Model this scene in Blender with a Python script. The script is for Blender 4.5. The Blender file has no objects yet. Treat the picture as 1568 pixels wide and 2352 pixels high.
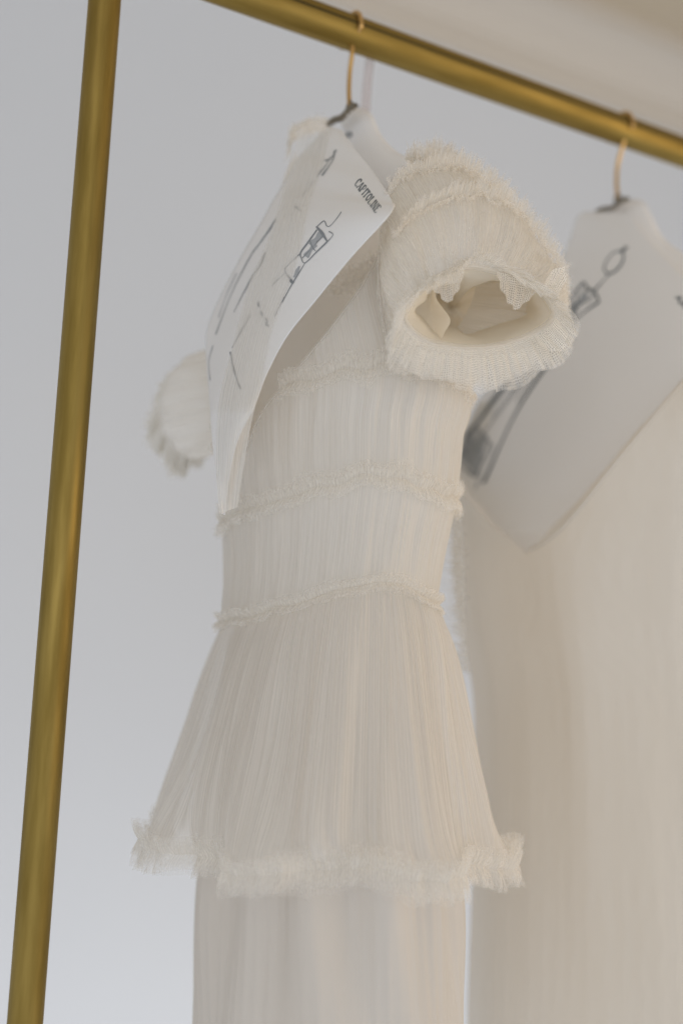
import bpy, math, random
import numpy as np
from mathutils import Vector, Matrix
from mathutils.bvhtree import BVHTree

random.seed(7)
rng = np.random.default_rng(11)
S = bpy.context.scene
COL = S.collection
R = math.radians

# ------------------------------------------------------------------ camera
FPX = 2483.0                      # focal length in pixels of a 1568 x 2352 frame (38 mm on 24 x 36)
PITCH, ROLL = R(5.86), R(2.95)
CAM = np.array([0.0, 0.0, 1.45])
_r0 = np.array([1.0, 0, 0]); FW = np.array([0, math.cos(PITCH), math.sin(PITCH)])
_u0 = np.array([0, -math.sin(PITCH), math.cos(PITCH)])
XC = math.cos(ROLL)*_r0 + math.sin(ROLL)*_u0
YC = -math.sin(ROLL)*_r0 + math.cos(ROLL)*_u0
cam_d = bpy.data.cameras.new('camera'); cam = bpy.data.objects.new('camera', cam_d); COL.objects.link(cam)
cam.matrix_world = Matrix([[XC[i], YC[i], -FW[i], CAM[i]] for i in range(3)] + [[0, 0, 0, 1]])
cam_d.sensor_fit = 'VERTICAL'; cam_d.sensor_height = 36; cam_d.sensor_width = 24
cam_d.lens = FPX/2352*36
cam_d.clip_start = 0.05; cam_d.clip_end = 60
cam_d.dof.use_dof = True; cam_d.dof.focus_distance = 0.835; cam_d.dof.aperture_fstop = 1.7
cam_d.dof.aperture_blades = 9
S.camera = cam

# ------------------------------------------------------------------ light
W = bpy.data.worlds.new('World'); S.world = W; W.use_nodes = True
bg = W.node_tree.nodes['Background']; bg.inputs[0].default_value = (0.86, 0.885, 0.935, 1); bg.inputs[1].default_value = 0.80
S.view_settings.view_transform = 'Standard'; S.view_settings.look = 'None'
S.cycles.transparent_max_bounces = 48; S.cycles.max_bounces = 16; S.cycles.diffuse_bounces = 8; S.cycles.transmission_bounces = 12
S.cycles.use_denoising = True
S.view_settings.exposure = 0; S.view_settings.gamma = 1
def lamp(name, loc, target, size, power, col, size_y=None):
    l = bpy.data.lights.new(name, 'AREA'); l.energy = power; l.color = col
    l.shape = 'RECTANGLE'; l.size = size; l.size_y = size_y or size
    o = bpy.data.objects.new(name, l); COL.objects.link(o); o.location = loc
    o.rotation_euler = (Vector(target)-Vector(loc)).to_track_quat('-Z', 'Y').to_euler()
    return o
lamp('window_light', (-0.1, -1.7, 2.1), (0.1, 1.0, 1.5), 1.6, 10, (0.93, 0.96, 1.0), 1.8)
lamp('warm_room_light', (2.2, 0.55, 1.6), (0.1, 1.0, 1.5), 1.2, 13, (1.0, 0.70, 0.38))


# ------------------------------------------------------------------ geometry helpers
def proj(P):
    P = np.asarray(P, float) - CAM
    d = P @ FW
    return 784 + FPX*(P @ XC)/d, 1176 - FPX*(P @ YC)/d, d
def ray(x, y):
    x = np.asarray(x, float); y = np.asarray(y, float)
    return FW + ((x-784)/FPX)[..., None]*XC + ((1176-y)/FPX)[..., None]*YC
def at_depth(x, y, d): return CAM + ray(x, y)*d
def at_plane(x, y, p0, n):
    r = ray(x, y)
    t = ((np.asarray(p0)-CAM) @ n)/(r @ n)
    return CAM + r*np.asarray(t)[..., None]
def cr(pts, n, closed=False):
    """Catmull-Rom through pts, n samples."""
    p = np.asarray(pts, float); m = len(p)
    seg = m if closed else m-1
    t = np.linspace(0, seg, n, endpoint=not closed)
    i = np.minimum(t.astype(int), seg-1); f = (t-i)[:, None]
    g = (lambda k: p[k % m]) if closed else (lambda k: p[np.clip(k, 0, m-1)])
    a, b, c, d = g(i-1), g(i), g(i+1), g(i+2)
    return 0.5*(2*b + (c-a)*f + (2*a-5*b+4*c-d)*f*f + (3*b-a-3*c+d)*f**3)
def pnoise(n, lo, hi, k=None):
    """periodic 1-D noise, harmonics lo..hi, roughly unit amplitude."""
    t = np.linspace(0, 2*np.pi, n, endpoint=False); s = np.zeros(n)
    hs = np.arange(lo, hi+1) if k is None else rng.integers(lo, hi+1, k)
    for h in hs: s += rng.normal()*np.cos(h*t + rng.uniform(0, 6.28))
    return s/(s.std()+1e-9)
def pnoise2(m, n, lo, hi, nk=4, k=14):
    """m rows of pnoise that change slowly from row to row."""
    ks = np.array([pnoise(n, lo, hi, k) for _ in range(nk)])
    return cr(ks, m)

def mesh_obj(name, V, F, mat, parent=None, UV=None, smooth=True, E=None):
    me = bpy.data.meshes.new(name)
    V = np.asarray(V, np.float32).reshape(-1, 3)
    base = np.array(parent_loc(parent), np.float32) if parent is not None else np.zeros(3, np.float32)
    F = np.asarray(F, np.int32); k = F.shape[1]
    me.vertices.add(len(V)); me.vertices.foreach_set('co', (V-base).ravel())
    me.loops.add(F.size); me.loops.foreach_set('vertex_index', F.ravel())
    me.polygons.add(len(F)); me.polygons.foreach_set('loop_start', np.arange(0, F.size, k, dtype=np.int32))
    me.update(calc_edges=True)
    if UV is not None:
        l = me.uv_layers.new(name='UVMap'); l.data.foreach_set('uv', np.asarray(UV, np.float32).reshape(-1, 2)[F.ravel()].ravel())
    if E is not None:
        e_ = np.asarray(E, np.float32).ravel(); l = me.uv_layers.new(name='edge'); l.data.foreach_set('uv', np.stack([e_, e_], -1)[F.ravel()].ravel())
    me.polygons.foreach_set('use_smooth', np.full(len(F), smooth))
    me.validate()
    me.materials.append(mat)
    o = bpy.data.objects.new(name, me); COL.objects.link(o)
    if parent is not None: o.parent = parent
    return o
def parent_loc(p):
    l = Vector((0, 0, 0))
    while p is not None: l += p.location; p = p.parent
    return l
def grid_faces(m, n, closed=False, off=0):
    i, j = np.meshgrid(np.arange(m-1), np.arange(n if closed else n-1), indexing='ij')
    a = i*n + j; b = i*n + (j+1) % n
    return np.stack([a, b, b+n, a+n], -1).reshape(-1, 4) + off
def grid_uv(P, closed=False):
    m, n = P.shape[:2]
    mid = P[m//2]; du = np.r_[0, np.cumsum(np.linalg.norm(np.diff(mid, axis=0), axis=1))]
    midc = P[:, n//2]; dv = np.r_[0, np.cumsum(np.linalg.norm(np.diff(midc, axis=0), axis=1))]
    U, Vv = np.meshgrid(du, dv); return np.stack([U, Vv], -1)
def grid_obj(name, P, mat, parent, closed=False, keep=None, solid=0):
    m, n = P.shape[:2]
    F = grid_faces(m, n, closed)
    if keep is not None: F = F[keep.reshape(-1)[F].all(1)]
    o = mesh_obj(name, P, F, mat, parent, grid_uv(P))
    if solid:
        md = o.modifiers.new('thick', 'SOLIDIFY'); md.thickness = solid
        c = P[m//2, 0]; nr = np.cross(P[m//2, 1]-c, P[m//2+1, 0]-c); md.offset = -1 if nr @ (CAM-c) > 0 else 1
    return o
def tube(path, r, ns=12, cap=True):
    p = np.asarray(path, float); m = len(p)
    r = np.broadcast_to(np.asarray(r, float), (m,))
    T = np.gradient(p, axis=0); T /= np.linalg.norm(T, axis=1)[:, None]
    nrm = np.cross(T[0], [0.3, 0.5, 0.8]); nrm /= np.linalg.norm(nrm); V = []
    for i in range(m):
        nrm = nrm - T[i]*(nrm @ T[i]); nrm /= np.linalg.norm(nrm); b = np.cross(T[i], nrm)
        a = np.linspace(0, 2*np.pi, ns, endpoint=False)[:, None]
        V.append(p[i] + r[i]*(np.cos(a)*nrm + np.sin(a)*b))
    V = np.array(V)
    return V, grid_faces(m, ns, True)
def tube_obj(name, paths, r, mat, parent, ns=12):
    Vs, Fs, off = [], [], 0
    for p in paths:
        V, F = tube(p, r, ns); Vs.append(V.reshape(-1, 3)); Fs.append(F+off); off += V.shape[0]*V.shape[1]
    return mesh_obj(name, np.concatenate(Vs), np.concatenate(Fs), mat, parent)
def thing(name, label, cat, loc, group=None):
    o = bpy.data.objects.new(name, None); COL.objects.link(o); o.location = tuple(float(v) for v in loc)
    o.empty_display_size = 0.05
    o['label'] = label; o['category'] = cat
    if group: o['group'] = group
    return o

# ------------------------------------------------------------------ materials
def new_mat(name):
    m = bpy.data.materials.new(name); m.use_nodes = True; nt = m.node_tree; nt.nodes.clear()
    return m, nt, nt.nodes, nt.links
def mapped(nt, sx, sy, sz=1, src='UV'):
    tc = nt.nodes.new('ShaderNodeTexCoord'); mp = nt.nodes.new('ShaderNodeMapping')
    mp.inputs['Scale'].default_value = (sx, sy, sz)
    nt.links.new(tc.outputs[src], mp.inputs[0]); return mp.outputs[0]
def noise(nt, vec, scale, detail=3, rough=0.5):
    n = nt.nodes.new('ShaderNodeTexNoise'); n.inputs['Scale'].default_value = scale
    n.inputs['Detail'].default_value = detail; n.inputs['Roughness'].default_value = rough
    nt.links.new(vec, n.inputs['Vector']); return n.outputs['Fac']
def ramp(nt, fac, a, b, va, vb):
    n = nt.nodes.new('ShaderNodeMapRange'); n.inputs[1].default_value = a; n.inputs[2].default_value = b
    n.inputs[3].default_value = va; n.inputs[4].default_value = vb
    nt.links.new(fac, n.inputs[0]); return n.outputs[0]
def math_n(nt, op, a, b=None):
    n = nt.nodes.new('ShaderNodeMath'); n.operation = op
    for i, v in enumerate((a, b)):
        if v is None: continue
        if isinstance(v, (int, float)): n.inputs[i].default_value = v
        else: nt.links.new(v, n.inputs[i])
    return n.outputs[0]
def cloth(name, col, col2=None, trans=0.35, alpha=None, streak=(900, 14), bump=0.3, net=None, bump_d=0.0006, edge=None, hole=0.42):
    """woven or net cloth: diffuse + translucent, optionally sheer. alpha=(lo,hi) follows the gathers; net=cell size in metres."""
    m, nt, N, L = new_mat(name)
    out = N.new('ShaderNodeOutputMaterial')
    vec = mapped(nt, streak[0], streak[1])
    st = noise(nt, vec, 1.0, 3, 0.6)
    vec2 = mapped(nt, streak[0]*0.12, streak[1]*0.3)
    st2 = noise(nt, vec2, 1.0, 2, 0.5)
    mix = N.new('ShaderNodeMix'); mix.data_type = 'RGBA'
    L.new(ramp(nt, st2, 0.3, 0.7, 0, 1), mix.inputs[0])
    mix.inputs[6].default_value = (*col, 1); mix.inputs[7].default_value = (*(col2 or col), 1)
    bp = N.new('ShaderNodeBump'); bp.inputs['Strength'].default_value = bump; bp.inputs['Distance'].default_value = bump_d
    L.new(math_n(nt, 'ADD', st, st2), bp.inputs['Height'])
    d = N.new('ShaderNodeBsdfDiffuse'); t = N.new('ShaderNodeBsdfTranslucent')
    for n in (d, t): L.new(mix.outputs[2], n.inputs[0]); L.new(bp.outputs[0], n.inputs['Normal'])
    ms = N.new('ShaderNodeMixShader'); ms.inputs[0].default_value = trans
    L.new(d.outputs[0], ms.inputs[1]); L.new(t.outputs[0], ms.inputs[2]); last = ms.outputs[0]
    if alpha or net:
        tr = N.new('ShaderNodeBsdfTransparent'); m2 = N.new('ShaderNodeMixShader')
        a = None
        if alpha: a = ramp(nt, math_n(nt, 'MULTIPLY_ADD', st, 0.5) if False else st, 0.32, 0.68, alpha[0], alpha[1])
        if net:
            v = N.new('ShaderNodeTexVoronoi'); v.feature = 'DISTANCE_TO_EDGE'; v.inputs['Randomness'].default_value = 0.35
            v.inputs['Scale'].default_value = 1.0
            L.new(mapped(nt, 1/net, 0.8/net), v.inputs['Vector'])
            nn = ramp(nt, v.outputs['Distance'], 0.10, 0.24, 0.85, hole)
            a = math_n(nt, 'MAXIMUM', nn, 0.0) if a is None else math_n(nt, 'MULTIPLY', nn, a)
        if edge:
            um = N.new('ShaderNodeUVMap'); um.uv_map = 'edge'; sp = N.new('ShaderNodeSeparateXYZ'); L.new(um.outputs[0], sp.inputs[0])
            a = math_n(nt, 'MULTIPLY', a, ramp(nt, sp.outputs[0], 0.35, 1.0, 1.0, edge))
        L.new(a, m2.inputs[0]); L.new(tr.outputs[0], m2.inputs[1]); L.new(last, m2.inputs[2]); last = m2.outputs[0]
    L.new(last, out.inputs[0]); return m
def principled(name, col, rough, metal=0.0, bump=None, colvar=None):
    m, nt, N, L = new_mat(name)
    out = N.new('ShaderNodeOutputMaterial'); b = N.new('ShaderNodeBsdfPrincipled')
    b.inputs['Base Color'].default_value = (*col, 1); b.inputs['Roughness'].default_value = rough; b.inputs['Metallic'].default_value = metal
    if bump:
        vec = mapped(nt, *bump[0], src=bump[3] if len(bump) > 3 else 'Object'); f = noise(nt, vec, 1, 3)
        bp = N.new('ShaderNodeBump'); bp.inputs['Strength'].default_value = bump[1]; bp.inputs['Distance'].default_value = bump[2]
        L.new(f, bp.inputs['Height']); L.new(bp.outputs[0], b.inputs['Normal'])
    if colvar:
        vec = mapped(nt, *colvar[0], src=colvar[2] if len(colvar) > 2 else 'Object'); f = noise(nt, vec, 1, 4)
        mx = N.new('ShaderNodeMix'); mx.data_type = 'RGBA'; L.new(ramp(nt, f, 0.35, 0.65, 0, 1), mx.inputs[0])
        mx.inputs[6].default_value = (*col, 1); mx.inputs[7].default_value = (*colvar[1], 1)
        L.new(mx.outputs[2], b.inputs['Base Color'])
        if metal: L.new(ramp(nt, f, 0.3, 0.7, rough-0.05, rough+0.07), b.inputs['Roughness'])
    L.new(b.outputs[0], out.inputs[0]); return m

M_wall = principled('wall_paint', (0.665, 0.71, 0.775), 0.9, colvar=((1.1, 1.1, 1.1), (0.65, 0.695, 0.76)))
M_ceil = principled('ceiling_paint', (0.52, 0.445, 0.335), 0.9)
M_corn = principled('cornice_paint', (0.57, 0.525, 0.46), 0.8)
M_brass = principled('brushed_brass', (0.35, 0.25, 0.072), 0.54, 1.0, bump=((900, 6, 1), 0.10, 0.0003, 'UV'), colvar=((90, 9, 1), (0.265, 0.185, 0.048), 'UV'))
M_hook = principled('gold_wire', (0.66, 0.43, 0.17), 0.34, 0.9)
M_clip = principled('aged_bronze_wire', (0.24, 0.21, 0.16), 0.5, 0.6)
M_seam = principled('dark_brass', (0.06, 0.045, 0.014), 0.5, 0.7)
M_ink = principled('grey_ink', (0.20, 0.22, 0.235), 0.9)
M_print = principled('sketch_ink', (0.26, 0.28, 0.30), 0.9)
M_ink_soft = principled('grey_pencil_shading', (0.42, 0.44, 0.46), 0.9)
M_ink_faint = principled('faint_grey_ink', (0.45, 0.46, 0.48), 0.9)
CREAM = (0.875, 0.858, 0.82); CREAM2 = (0.865, 0.84, 0.795)
M_cover = cloth('cover_cotton', (0.92, 0.915, 0.91), (0.91, 0.905, 0.90), 0.12, streak=(1600, 1600), bump=0.15, bump_d=0.0002)
M_tulle = cloth('gathered_tulle', CREAM, CREAM2, 0.45, alpha=(0.76, 0.92), streak=(850, 9), bump=0.08)
M_peplum = cloth('pleated_tulle', (0.91, 0.89, 0.85), (0.90, 0.87, 0.825), 0.5, alpha=(0.56, 0.82), streak=(620, 5), bump=0.08)
M_ruffle = cloth('ruched_tulle', (0.93, 0.91, 0.87), (0.92, 0.895, 0.85), 0.55, alpha=(0.24, 0.50), streak=(700, 160), bump=0.03, edge=0.45)
M_tier = cloth('sleeve_tier_tulle', (0.93, 0.91, 0.87), (0.92, 0.895, 0.85), 0.5, alpha=(0.35, 0.62), streak=(900, 20), bump=0.03, edge=0.4)
M_sleeve = cloth('sleeve_tulle', (0.92, 0.90, 0.86), (0.91, 0.885, 0.84), 0.4, alpha=(0.80, 0.95), streak=(850, 9), bump=0.08)
M_net = cloth('open_net_tulle', (0.91, 0.895, 0.86), None, 0.5, streak=(500, 30), net=0.0013, bump=0.02, edge=0.6)
M_lining = cloth('satin_lining', (0.85, 0.80, 0.70), (0.83, 0.775, 0.665), 0.35, streak=(60, 6), bump=0.3, bump_d=0.002)
M_inner = cloth('bodice_lining', (0.91, 0.885, 0.845), (0.90, 0.87, 0.825), 0.45, streak=(60, 6), bump=0.1)
M_skirt = cloth('organza_skirt', (0.80, 0.765, 0.715), (0.765, 0.72, 0.66), 0.35, streak=(120, 1.5), bump=0.1, bump_d=0.001)
M_dress2 = cloth('soft_crepe', (0.815, 0.765, 0.685), (0.875, 0.84, 0.78), 0.35, streak=(70, 5), bump=0.2, bump_d=0.002)
M_net2 = cloth('single_net_tulle', (0.92, 0.905, 0.87), None, 0.45, streak=(500, 30), net=0.0018, bump=0.02, hole=0.34)
M_sheer = cloth('sheer_tulle_band', (0.90, 0.88, 0.84), None, 0.4, alpha=(0.40, 0.62), streak=(300, 10), bump=0.2)
M_hook_shadow = cloth('sheer_pink_hook_shadow', (0.72, 0.62, 0.62), None, 0.4, alpha=(0.25, 0.35), streak=(100, 10))  # shadow tone of the hook, put into a see-through pink

# ------------------------------------------------------------------ axes of the place
P0 = at_depth(782, 67, 1.0)                                   # rail centre near the first hook
ZR = P0[2]
P1 = at_plane(1568, 350.6, P0, np.array([0, 0, 1.0]))
RD = (P1-P0)/np.linalg.norm(P1-P0)                            # along the rail, receding to the right
UX = np.array([RD[1], -RD[0], 0.0])                           # along a hanger, towards the viewer's right
VX = np.array([-RD[0], -RD[1], 0.0])                          # the way the dresses face
def rail_at_x(x):
    t = 0.0
    for _ in range(30):
        px, _, d = proj(P0+RD*t); t += (x-px)*d/FPX/0.8
    return P0+RD*t
H1 = rail_at_x(806); H2 = rail_at_x(1424)
RAIL_R = 79*1.0/FPX/2
def uv_plane(H, x, y, v=0.0): return at_plane(x, y, H+VX*v, VX)
def u_plane(H, x, y, u): return at_plane(x, y, H+UX*u, UX)

_c = P0 - UX*0.55 + RD*0.05
lamp('added_wall_wash', (_c[0], _c[1], ZR-1.45), tuple(P0 - UX*1.05 + RD*0.0 - np.array([0, 0, 0.95])), 2.0, 1.9, (1.0, 0.955, 0.89), 0.5)  # added lamp out of view, only brightens the lower wall
# ------------------------------------------------------------------ setting: wall, cornice, ceiling
WN = -UX                                                       # away from the viewer
wall_p = P0 + WN*1.05
corner = at_plane(1200, 183, wall_p, UX); ZC = corner[2]       # lower edge of the cornice
def along(p, a, b): return p+RD*a, p+RD*b
wb = np.array([wall_p[0], wall_p[1], -0.02])
def sheet(name, quad, mat, nx=2, ny=2):
    q = np.asarray(quad, float); s = np.linspace(0, 1, nx)[None, :, None]; t = np.linspace(0, 1, ny)[:, None, None]
    P = (q[0]*(1-s)+q[1]*s)*(1-t) + (q[3]*(1-s)+q[2]*s)*t
    o = grid_obj(name, P, mat, None); o['kind'] = 'structure'; return o
top = ZC+0.30
a, b = along(wb, -4, 7)
sheet('wall', [a, b, b+[0, 0, top+0.02], a+[0, 0, top+0.02]], M_wall)
# cornice profile (distance out from the wall, height)
prof = [(0.0, 0.0), (0.022, 0.0), (0.028, 0.012), (0.028, 0.030), (0.040, 0.036), (0.040, 0.044), (0.075, 0.075), (0.12, 0.098), (0.150, 0.104), (0.150, 0.118), (0.162, 0.118), (0.162, 0.135)]
cb = np.array([wall_p[0], wall_p[1], ZC])
P = np.array([[cb + UX*(d+0.002) + [0, 0, h] + RD*s for s in np.linspace(-4, 7, 4)] for d, h in prof])
o = grid_obj('cornice', P, M_corn, None); o['kind'] = 'structure'
for p in o.data.polygons: p.use_smooth = False
zc = ZC+0.135
a, b = along(np.array([wall_p[0], wall_p[1], zc]), -4, 7)
sheet('ceiling', [a+UX*0.0, b+UX*0.0, b+UX*5, a+UX*5], M_ceil)

# ------------------------------------------------------------------ clothes rack
def post_base():
    t = -0.2
    for _ in range(40):
        q = P0+RD*t; z = ZR
        for _ in range(20):
            x, y, d = proj([q[0], q[1], z]); z -= (1176-y)*d/FPX*-1*-1
        t += (149.5-x)*d/FPX/0.8
    return P0+RD*t
PB = post_base()
rack = thing('clothes_rack', 'brushed gold metal clothes rail with one upright at the left', 'clothes rack', (PB[0], PB[1], 0))
def rod(name, a, b, r, parent, ns=48, nl=60):
    path = np.linspace(a, b, nl); V, F = tube(path, r, ns)
    n = np.linspace(0, 2*np.pi*r, ns); l = np.linspace(0, np.linalg.norm(np.asarray(b)-a), nl)
    UV = np.stack(np.meshgrid(n, l), -1)
    return mesh_obj(name, V, F, M_brass, parent, UV)
_, _, dtop = proj([PB[0], PB[1], ZR-0.05]); PR = 73.6*dtop/FPX/2
rod('post', [PB[0], PB[1], 0.0], [PB[0], PB[1], ZR-0.02], PR, rack)
rod('rail', P0+RD*(np.dot(PB-P0, RD)+0.03), P0+RD*2.2, RAIL_R, rack)
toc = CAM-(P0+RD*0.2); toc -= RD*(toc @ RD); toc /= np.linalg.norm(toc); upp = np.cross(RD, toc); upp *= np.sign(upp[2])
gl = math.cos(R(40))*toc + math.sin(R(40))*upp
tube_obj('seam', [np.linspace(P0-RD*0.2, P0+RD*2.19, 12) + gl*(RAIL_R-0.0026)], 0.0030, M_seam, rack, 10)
# elbow that joins post and rail
e = [np.array([PB[0], PB[1], ZR-0.03])]
for k in range(9):
    an = k/8*math.pi/2; e.append(np.array([PB[0], PB[1], ZR-0.025]) + RD*0.035*(1-math.cos(an)) + np.array([0, 0, 0.025*math.sin(an)]))
e.append(e[-1]+RD*0.02)
tube_obj('elbow_joint', [e], RAIL_R*1.06, M_brass, rack, 40)
# the far upright, beyond the frame
fe = P0+RD*2.2
rod('post', [fe[0], fe[1], 0], [fe[0], fe[1], ZR+RAIL_R*0.9], PR, rack)

# ------------------------------------------------------------------ hangers
def hanger(H, pts, clipL, clipR, label):
    """pts: pixels along the wire below the rail; the hook itself wraps the rail."""
    root = thing('garment_hanger', label, 'clothes hanger', H+[0, 0, -0.12], 'gold hooks on the rail')
    rw = 0.0021
    rr = RAIL_R + rw
    path = []
    for k in range(15):
        an = R(205) - k/14*R(215)                             # from the far side over the top to the near side
        path.append(H + UX*rr*math.cos(an) + np.array([0, 0, rr*math.sin(an)]))
    low = [uv_plane(H, x, y, 0.0) for x, y in pts]
    path = np.array(path + [np.array(q) for q in low])
    path = cr(path, 160)
    tube_obj('hook', [path], rw, M_hook, root, 12)
    a, b = uv_plane(H, *clipL), uv_plane(H, *clipR)
    n = 160; t = np.linspace(0, 1, n)[:, None]; s = []
    for ph in (0, math.pi):
        w = 2*np.pi*5*t + ph
        s.append(a*(1-t)+b*t + 0.0020*np.cos(w)*VX + 0.0020*np.sin(w)*np.array([0, 0, 1.0]) + np.array([0, 0, 0.0016])*np.sin(t*9))
    tube_obj('clamp', s, 0.0013, M_clip, root, 8)
    # small ring where the wire meets the clamp
    c = low[-1]; rg = [c + 0.004*(math.cos(q)*UX + math.sin(q)*np.array([0, 0, 1.0])) for q in np.linspace(0, 2*math.pi, 25)]
    tube_obj('ring', [rg], 0.0013, M_clip, root, 8)
    return root
hanger(H1, [(811, 92), (808, 125), (803, 165), (801, 205), (802, 243)], (754, 289), (816, 244), 'slim gold wire hook on the rail above the ruffled tulle dress')
hanger(H2, [(1440, 290), (1430, 330), (1418, 375), (1415, 415), (1417, 455)], (1368, 491), (1440, 459), 'slim gold wire hook on the rail above the plain beige dress')

# ------------------------------------------------------------------ printed cloth covers
def cover(H, rows, v_of, label, name='printed_hanger_cover', back=None, vb=-0.014):
    """rows: (left pixel, right pixel) from the neck down to the tip; v_of(t, s): how far in front of the hanger."""
    root = thing(name, label, 'hanger cover', H+[0, 0, -0.45], 'printed covers on the hangers')
    n, m = 60, 140
    Lp = cr([r[0] for r in rows], m); Rp = cr([r[1] for r in rows], m)
    P = np.zeros((m, n, 3))
    ripple = pnoise(m, 1, 4)*0.0012
    for i in range(m):
        t = i/(m-1)
        for j in range(n):
            s = j/(n-1); q = Lp[i]*(1-s)+Rp[i]*s
            P[i, j] = uv_plane(H, q[0], q[1], v_of(t, s)+ripple[i]*math.sin(3*s+2*t))
    f = grid_obj('front_panel', P, M_cover, root, solid=0.0005)
    bv = BVHTree.FromPolygons([tuple(v) for v in P.reshape(-1, 3)], [tuple(int(k) for k in q) for q in grid_faces(m, n)])
    bbv = None
    if back:
        Lb = cr([r[0] for r in back], 40); Rb = cr([r[1] for r in back], 40)
        B = np.zeros((40, 20, 3))
        for i in range(40):
            for j in range(20):
                s = j/19; q = Lb[i]*(1-s)+Rb[i]*s
                B[i, j] = uv_plane(H, q[0], q[1], vb - 0.012*(s**3))
        grid_obj('back_panel', B, M_cover, root, solid=0.0016)
        bbv = BVHTree.FromPolygons([tuple(v) for v in B.reshape(-1, 3)], [tuple(int(k) for k in q) for q in grid_faces(40, 20)])
    return root, f, bv, bbv
def strokes(name, bvh, lines, mat, parent):
    """flat ink on the cloth: each (points, width px) is laid on the cover's surface."""
    Vs, Fs, off = [], [], 0
    for pts, w in lines:
        p = np.asarray(pts, float)
        n = max(4, int(np.linalg.norm(np.diff(p, axis=0), axis=1).sum()/2.5))
        q = cr(p, n) if len(p) > 2 else np.linspace(p[0], p[1], n)
        T = np.gradient(q, axis=0); T /= np.linalg.norm(T, axis=1)[:, None]+1e-9
        N = np.stack([-T[:, 1], T[:, 0]], 1)
        ww = (np.ones(n)*w/2*(0.8+0.25*np.sin(np.linspace(0, 7, n)+n)))[:, None]
        row = []
        for e in (q+N*ww, q-N*ww):
            hs = []
            for x, y in e:
                d = Vector(ray(x, y)); h = bvh.ray_cast(Vector(CAM), d.normalized())
                hs.append(None if h[0] is None else np.array(h[0]) - np.array(d.normalized())*0.0009)
            row.append(hs)
        for i in range(n-1):
            c = [row[0][i], row[0][i+1], row[1][i+1], row[1][i]]
            if any(k is None for k in c): continue
            Vs += c; Fs.append([off, off+1, off+2, off+3]); off += 4
    if Fs:
        o = mesh_obj(name, np.array(Vs), np.array(Fs), mat, parent, smooth=False); o['kind'] = 'stuff'; return o
LET = {  # thick (1) and thin (0) strokes in a unit box
 'C': [([(.9,.82),(.7,.98),(.4,.98),(.12,.72),(.1,.4),(.3,.06),(.65,.0),(.92,.16)],1),([(.9,.95),(.9,.7)],0)],
 'A': [([(.05,0),(.5,1)],0),([(.5,1),(.95,0)],1),([(.25,.35),(.75,.35)],0),([(0,0),(.2,0)],0),([(.78,0),(1.1,0)],0)],
 'P': [([(.2,0),(.2,1)],1),([(.2,1),(.6,1),(.88,.78),(.6,.48),(.2,.46)],0),([(.0,0),(.42,0)],0)],
 'I': [([(.5,0),(.5,1)],1),([(.3,0),(.7,0)],0),([(.3,1),(.7,1)],0)],
 'T': [([(.5,0),(.5,1)],1),([(.05,1),(.95,1)],0),([(.3,0),(.7,0)],0),([(.05,1),(.05,.8)],0),([(.95,1),(.95,.8)],0)],
 'O': [([(.5,1),(.12,.7),(.12,.3),(.5,0)],1),([(.5,0),(.88,.3),(.88,.7),(.5,1)],1)],
 'L': [([(.2,0),(.2,1)],1),([(.2,0),(.85,0),(.88,.22)],0),([(.02,1),(.4,1)],0)],
 'N': [([(.12,0),(.12,1)],0),([(.12,1),(.88,0)],1),([(.88,0),(.88,1)],0),([(0,0),(.28,0)],0),([(.72,1),(1.02,1)],0)],
 'E': [([(.2,0),(.2,1)],1),([(.2,1),(.85,1),(.87,.8)],0),([(.2,.52),(.66,.52)],0),([(.2,0),(.88,0),(.9,.22)],0),([(.02,0),(.3,0)],0)],
 'S': [([(.85,.85),(.5,1),(.2,.8),(.5,.5),(.82,.25),(.5,0),(.15,.15)],1)],
 'M': [([(.08,0),(.12,1)],0),([(.12,1),(.5,.1)],1),([(.5,.1),(.88,1)],0),([(.88,1),(.94,0)],1)],
 'R': [([(.2,0),(.2,1)],1),([(.2,1),(.6,1),(.85,.77),(.6,.52),(.2,.5)],0),([(.5,.5),(.9,0)],1)],
 'U': [([(.15,1),(.15,.3),(.5,0),(.85,.3),(.85,1)],1)],
}
def text_lines(word, o, ex, ey, thick=3.3, thin=2.0):
    """o: baseline start, ex: whole baseline vector, ey: cap height vector (pixels)."""
    o, ex, ey = map(lambda k: np.asarray(k, float), (o, ex, ey))
    wd = [0.5 if c == 'I' else 1.0 for c in word]; tot = sum(wd); x = 0; out = []
    for c, w in zip(word, wd):
        for pts, k in LET[c]:
            out.append(([o + ex*((x + (p[0] if c != 'I' else p[0]*0.5)*0.84)/tot) + ey*p[1] for p in pts], thick if k else thin))
        x += w
    return out
def z2(x, y): return (501.8+.32*x, 313.6+.32*y)
def Z2(*p): return [z2(x, y) for x, y in p]

rows1 = [((757, 290), (786, 300)), ((738, 305), (810, 335)), ((700, 345), (850, 385)), ((678, 375), (878, 424)), ((655, 415), (902, 464)), ((630, 455), (904, 476)), ((600, 510), (882, 507)),
         ((548, 600), (806, 590)), ((497, 700), (728, 685)), ((473, 770), (660, 770)), ((476, 850), (614, 855)), ((482, 930), (585, 930)),
         ((488, 1020), (546, 1010)), ((500, 1110), (525, 1100)), ((510, 1180), (516, 1182))]
def v1(t, s): return 0.012 + 0.118*min(1, t*1.25)**1.1 + 0.008*math.sin(math.pi*s)*math.sin(math.pi*min(1, t*1.1))
back1 = [((786, 262), (820, 246)), ((784, 285), (852, 262)), ((800, 325), (872, 305)), ((838, 375), (902, 342)), ((868, 418), (944, 368)), ((905, 462), (985, 396)), ((925, 490), (980, 430))]
cov1, f1, bv1, bb1 = cover(H1, rows1, v1, 'white cloth cover printed CAPITOLINE inside the neckline of the ruffled dress', back=back1)
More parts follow.
